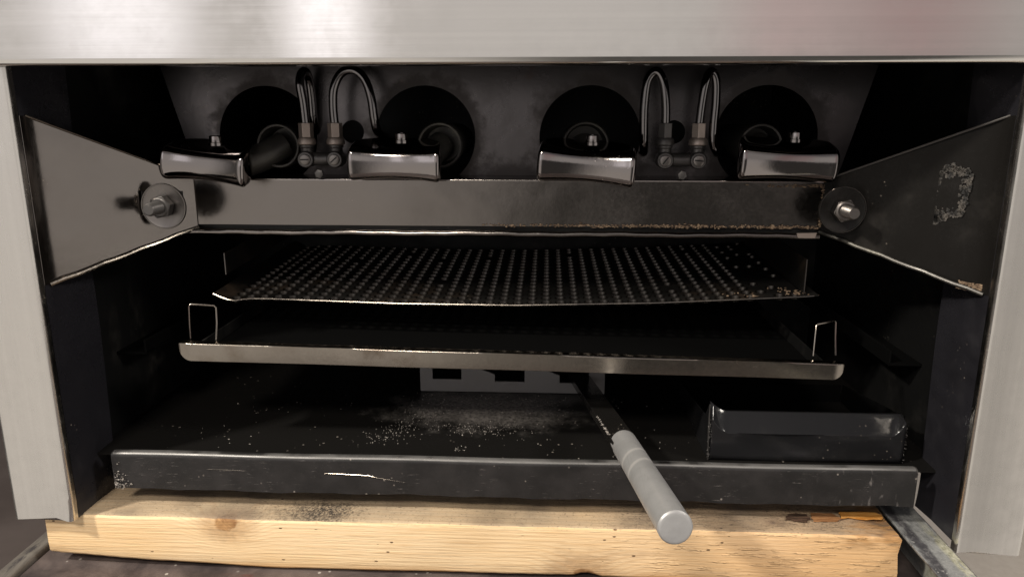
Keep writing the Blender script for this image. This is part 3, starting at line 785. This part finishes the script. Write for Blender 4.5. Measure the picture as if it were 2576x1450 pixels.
hoop([P3(-.3322, .080, -.2300), P3(-.3328, .082, -.215), P3(-.3335, .086, -.1965), P3(-.3322, .087, -.1945), P3(-.324, .088, -.1950), P3(-.3085, .090, -.1965), P3(-.3065, .090, -.1985), P3(-.3063, .088, -.215), P3(-.3050, .080, -.2310)])
hoop([P3(.3100, .080, -.2385), P3(.3115, .084, -.222), P3(.3130, .088, -.2100), P3(.3145, .089, -.2078), P3(.3240, .090, -.2062), P3(.3325, .094, -.2050), P3(.3345, .094, -.2070), P3(.3340, .090, -.222), P3(.3330, .082, -.2385)])
# lever
def Lx(y): return .113 + (y + .008) * (-.118 if y > -.008 else -.090)
def Lz(y): return -.2970 - (y + .008) * .119
m = MB(); rows = []
for k in range(13):
    y = lerp(-.020, .300, k / 12); x = Lx(y); z = Lz(y)
    rows.append([P3(x + a, y, z + b_) for a, b_ in ((-.0122, -.0045), (.0122, -.0045), (.0122, .0045), (-.0122, .0045))])
m.loft(rows); arm = m.build('lever_arm', M['black'], rack, bevel=.0008)
tag(arm, 'flat black lever arm running back under the rail')
m = MB(); a0 = Vector(P3(Lx(-.006), -.006, Lz(-.006))); a1 = Vector(P3(.1295, -.186, Lz(-.186) + .0005)); ax = (a1 - a0); L = ax.length
gr = .0123
m.lathe(a0, ax, [(0, .006), (0, gr - .0012), (.0012, gr), (L * .3, gr), (L * .6, gr), (L - .0014, gr), (L - .0002, gr - .0010), (L, gr - .0016), (L + .0002, gr - .003), (L + .0003, .001)], 48)
gp = m.build('grip', M['grip'], arm, sharp=25)
tag(gp, 'round grey aluminium lever grip')
pts = []
for k in range(70):
    y = .003 + .06 * random.random() ** 1.8; pts.append(P3(Lx(y) - .0118 + random.gauss(0, .0006), y, Lz(y) + .0046))
blobs(pts, .0003, .0009).build('grease_crust', M['crumb'], arm)

# ------------------------------------------------------------------ perforated sheet resting inside the cavity
ps = empty('perforated_sheet', (0, .14, E - .205))
tag(ps, 'warped black perforated steel sheet lying below the burners', 'perforated sheet')
fe = [(-.3330, -.1965), (-.3190, -.2030), (-.3080, -.2045), (-.2950, -.2020), (-.2700, -.2018), (-.1247, -.2055), (.0075, -.2060), (.16, -.2015), (.3200, -.1925), (.3330, -.1910)]
def sz(x, y):
    z = fe[-1][1]
    for (a, za), (b_, zb) in zip(fe, fe[1:]):
        if x <= b_:
            k = max(0, (x - a) / (b_ - a)); z = za + (zb - za) * k; break
    return z + (y - .14) * .045
m = MB(); bm = m.bm
sp = .0159; nx, ny = 40, 17; x0 = -nx * sp / 2; y0 = .1435
seg = 12
def corner(i, j): return (x0 + i * sp, y0 + j * sp * 1.0)
V0 = {}
def vert(x, y, dz=0):
    key = (round(x, 6), round(y, 6), round(dz, 6))
    if key not in V0: V0[key] = bm.verts.new(P3(x, y, sz(x, y) + dz))
    return V0[key]
rnd = random.Random(3)
for i in range(nx):
    for j in range(ny):
        cx, cy = x0 + (i + .5) * sp, y0 + (j + .5) * sp
        sq = []
        hs = sp / 2
        for k in range(seg):
            a = 2 * math.pi * (k + .0) / seg; ca, sa = math.cos(a), math.sin(a); q = max(abs(ca), abs(sa))
            sq.append((cx + hs * ca / q, cy + hs * sa / q))
        # add the true corners by moving the two nearest samples: 12 samples have none at 45 deg, so insert
        outer = []
        for k in range(16):
            a = 2 * math.pi * k / 16; ca, sa = math.cos(a), math.sin(a); q = max(abs(ca), abs(sa)); outer.append((cx + hs * ca / q, cy + hs * sa / q))
        blocked = rnd.random() < .012 or (i > 36 and rnd.random() < .6)
        hrad = sp * .36
        ov = [vert(x, y) for x, y in outer]
        if blocked:
            c = bm.verts.new(P3(cx, cy, sz(cx, cy) - .0004))
            for k in range(16): bm.faces.new((ov[k], ov[(k + 1) % 16], c))
            continue
        r1, r2 = [], []
        for k in range(16):
            a = 2 * math.pi * k / 16
            x, y = cx + hrad * 1.12 * math.cos(a), cy + hrad * 1.12 * math.sin(a); r1.append(bm.verts.new(P3(x, y, sz(x, y) - .0001)))
            x, y = cx + hrad * math.cos(a), cy + hrad * math.sin(a); r2.append(bm.verts.new(P3(x, y, sz(x, y) - .0038)))
        for k in range(16):
            q = (k + 1) % 16
            bm.faces.new((ov[k], ov[q], r1[q], r1[k])); bm.faces.new((r1[k], r1[q], r2[q], r2[k])).material_index = 1
sh = m.build('sheet', M['perf'], ps, sharp=50); sh.data.materials.append(M['rimglint'])
m = MB()
pts = [P3(x, .1420, sz(x, .14)) for x in [lerp(-.3330, .3280, k / 80) for k in range(81)]]
m.tube(pts, .00105, 6); m.build('cut_edge', M['rail'], ps)
for sd in (-1, 1):
    m = MB()
    xs = [sd * (.3180 + .0001), sd * .3335]
    a, b_ = min(xs), max(xs)
    m.prism([P3(a, .143, sz(a, .143)), P3(b_, .143, sz(b_, .143)), P3(b_, .42, sz(b_, .42)), P3(a, .42, sz(a, .42))], (0, 0, -.0008))
    m.build('side_margin', M['perf'], ps)
for sd, zt, zb in ((-1, -.1516, -.176), (1, -.1530, -.1905)):
    m = MB(); x = sd * .3195
    m.prism([P3(x, .150, zb), P3(x, .150, zt), P3(x, .40, zt + .01), P3(x, .40, zb + .01)], (sd * .0012, 0, 0))
    o = m.build('upright_edge', M['perf'], ps)
    m = MB(); m.tube([P3(x, .1495, zb), P3(x, .1495, zt)], .0008, 6); m.build('bare_edge', M['washer'], o)
blobs([P3(random.gauss(.255, .012), random.uniform(.15, .165), sz(.255, .15) + .001) for _ in range(14)], .0005, .0015).build('rust_flakes', M['rust'], ps)
blobs([P3(random.gauss(.31, .010), random.uniform(.147, .18), sz(.31, .15) + .001) for _ in range(45)], .0005, .0015).build('rust_flakes', M['rust'], ps)

# ------------------------------------------------------------------ small sheet metal box in the right corner of the pan
bx = empty('grease_box', (.307, .1, E - .347))
tag(bx, 'small bent black sheet metal box in the right corner of the oven floor', 'metal box')
yb = .064
def fold(u):      # height of the crease above the pan along the box front, turned up at both ends
    return -.3170 + .0165 * max(0, (.10 - u) / .10) ** 2 + .0140 * max(0, (u - .93) / .07) ** 2
def topz(u): return -.2995 + .010 * max(0, (.09 - u) / .09) ** 1.5
m = MB(); rows = []
for k in range(61):
    u = k / 60; x = lerp(.2085, .4030, u)
    zb_, zf, zt = -.3465, fold(u), topz(u)
    dent = .0035 * math.sin(math.pi * u) * math.sin(math.pi * min(1, u * 1.5))
    row = []
    for q in range(7): v = q / 6; row.append((x, yb + dent * math.sin(v * math.pi * .8), lerp(zb_, zf - .0008, v)))
    row.append((x, yb + .0004, zf)); row.append((x, yb + .0016, zf + .0010))
    for q in range(1, 6): v = q / 5; row.append((x + .001 * v, yb + .0016 + .0105 * v, lerp(zf + .0010, zt, v)))
    row.append((x + .001, yb + .0130, zt + .0003)); row.append((x + .001, yb + .0175, zt - .0006))
    rows.append(row)
m.loft([[P3(*p) for p in r_] for r_ in rows], closed=False)
fp = m.build('front_sheet', M['gloss'], bx, sharp=60)
md = fp.modifiers.new('th', 'SOLIDIFY'); md.thickness = .0010; md.offset = 1
m = MB(); m.prism([P3(.2068, .0625, -.3465), P3(.2060, .0635, -.2990), P3(.2062, .066, -.2865), P3(.2070, .085, -.3060), P3(.2070, .23, -.3250), P3(.2072, .23, -.3465)], (.0012, 0, 0)); m.build('left_side', M['gloss'], bx, bevel=.0003)
m = MB(); m.tube([P3(.2072, .0622, -.3460), P3(.2066, .0628, -.315), P3(.2064, .0632, -.2990), P3(.2068, .0650, -.2870)], [.0007, .0010, .0009, .0004], 6); m.build('weld_seam', M['valve'], bx)
m = MB(); m.prism([P3(.4040, .0640, -.3465), P3(.4052, .076, -.3005), P3(.4052, .23, -.3250), P3(.4045, .23, -.3465)], (.0012, 0, 0)); m.build('right_side', M['matte'], bx, bevel=.0003)
m = MB(); m.box(.2085, .4035, .229, .2305, E - .3465, E - .3255); m.build('rear_side', M['matte'], bx)
blobs([P3(.2072 + random.gauss(0, .0006), .0620, random.uniform(-.346, -.30)) for _ in range(50)], .0004, .0009).build('weld_spatter', M['valve'], bx)
blobs([P3(.4035 + random.gauss(0, .0006), .0640, random.uniform(-.346, -.305)) for _ in range(40)], .0004, .0009).build('weld_spatter', M['valve'], bx)

# ash and crumbs on the pan
pts = []
for _ in range(260):
    pts.append(P3(random.gauss(-.030, .030), random.gauss(.128, .010), -.3466))
for _ in range(200):
    a = random.random(); pts.append(P3(lerp(-.15, -.09, a) + random.gauss(0, .014), lerp(.09, .17, a) + random.gauss(0, .012), -.3466))
for _ in range(260): pts.append(P3(random.uniform(-.13, .07), random.uniform(.17, .235), -.3466))
for _ in range(70): pts.append(P3(random.uniform(-.37, .19), random.uniform(.05, .23), -.3466))
for _ in range(14): pts.append(P3(random.gauss(-.052, .004), random.gauss(.075, .003), -.3463))
cr = blobs(pts, .0003, .0008).build('crumbs', M['crumb'], None, smooth=False)
tag(cr, 'grey ash crumbs scattered over the black oven floor', 'crumbs', kind='stuff')

# ------------------------------------------------------------------ timber
tm = MB(); NX = 120
rows = []
rt = random.Random(11)
for i in range(NX + 1):
    u = i / NX; x = lerp(-.4735, .3850, u)
    bot = -.4420 - .0115 * min(1, (u / .28)) ** .8 - .0008 * math.sin(u * 9)
    top = -.3972 + .0004 * math.sin(u * 17)
    yf = .0120 + .0005 * math.sin(u * 11) + .0003 * math.sin(u * 43)
    rag = rt.uniform(-.0007, .0007)
    if abs(x - .083) < .013: bot += .0035 * math.cos((x - .083) / .013 * 1.57)
    e = max(0, (u - .93) / .07)
    jag = rt.uniform(0, .0035) * e
    if u < .01: x += .004
    sec = [(yf + .0035, top), (yf + .0012, top - .0010 + rag * .4), (yf, top - .0042 + rag), (yf, lerp(top, bot, .35)), (yf - .0004, lerp(top, bot, .7)), (yf + .0003, bot + .004), (yf + .0022 + abs(rag), bot + .0008), (yf + .0065, bot), (.101, bot), (.102, bot + .003), (.102, top - .003), (.100, top - .0005),
           (.060, top - jag), (.045, top - jag * 1.2), (.030, top - jag * .6), (.022, top - jag * .3)]
    rows.append([P3(x + (rt.uniform(-.0015, .0015) if i == NX else 0), y, z) for y, z in sec])
tm.loft(rows)
tb = tm.build('timber_block', M['wood'], None, sharp=60)
tag(tb, 'pale pine timber with knots and soot smears wedged under the broiler front', 'timber')
def splinter(name_mat, pts, th, label):
    q = []
    for a_, c_ in zip(pts, pts[1:] + pts[:1]):
        for k in range(5): q.append(tuple(lerp(u_, v_, k / 5) + (random.gauss(0, .0007) if i_ < 2 else random.uniform(0, .0006)) for i_, (u_, v_) in enumerate(zip(a_, c_))))
    b = MB(); b.prism([P3(*p) for p in q], (0, 0, th)); o = b.build('wood_splinter', M[name_mat], None, bevel=.0003); tag(o, label, 'splinter', 'splinters at the split timber end'); return o
splinter('splinter_dark', [(.282, .034, -.3968), (.300, .030, -.3960), (.307, .037, -.3962), (.304, .044, -.3966), (.292, .046, -.3968), (.284, .040, -.3968)], .0016, 'black curled wood splinter lying leftmost on the timber top')
splinter('splinter_brown', [(.3085, .0330, -.3968), (.330, .0325, -.3966), (.337, .0375, -.3966), (.332, .0480, -.3968), (.311, .0480, -.3968)], .0012, 'brown flat wood splinter between the black and the orange splinters')
splinter('splinter_orange', [(.338, .040, -.3966), (.378, .0385, -.3964), (.3805, .045, -.3966), (.376, .052, -.3968), (.341, .051, -.3968)], .0016, 'orange wood splinter at the right end of the timber top')
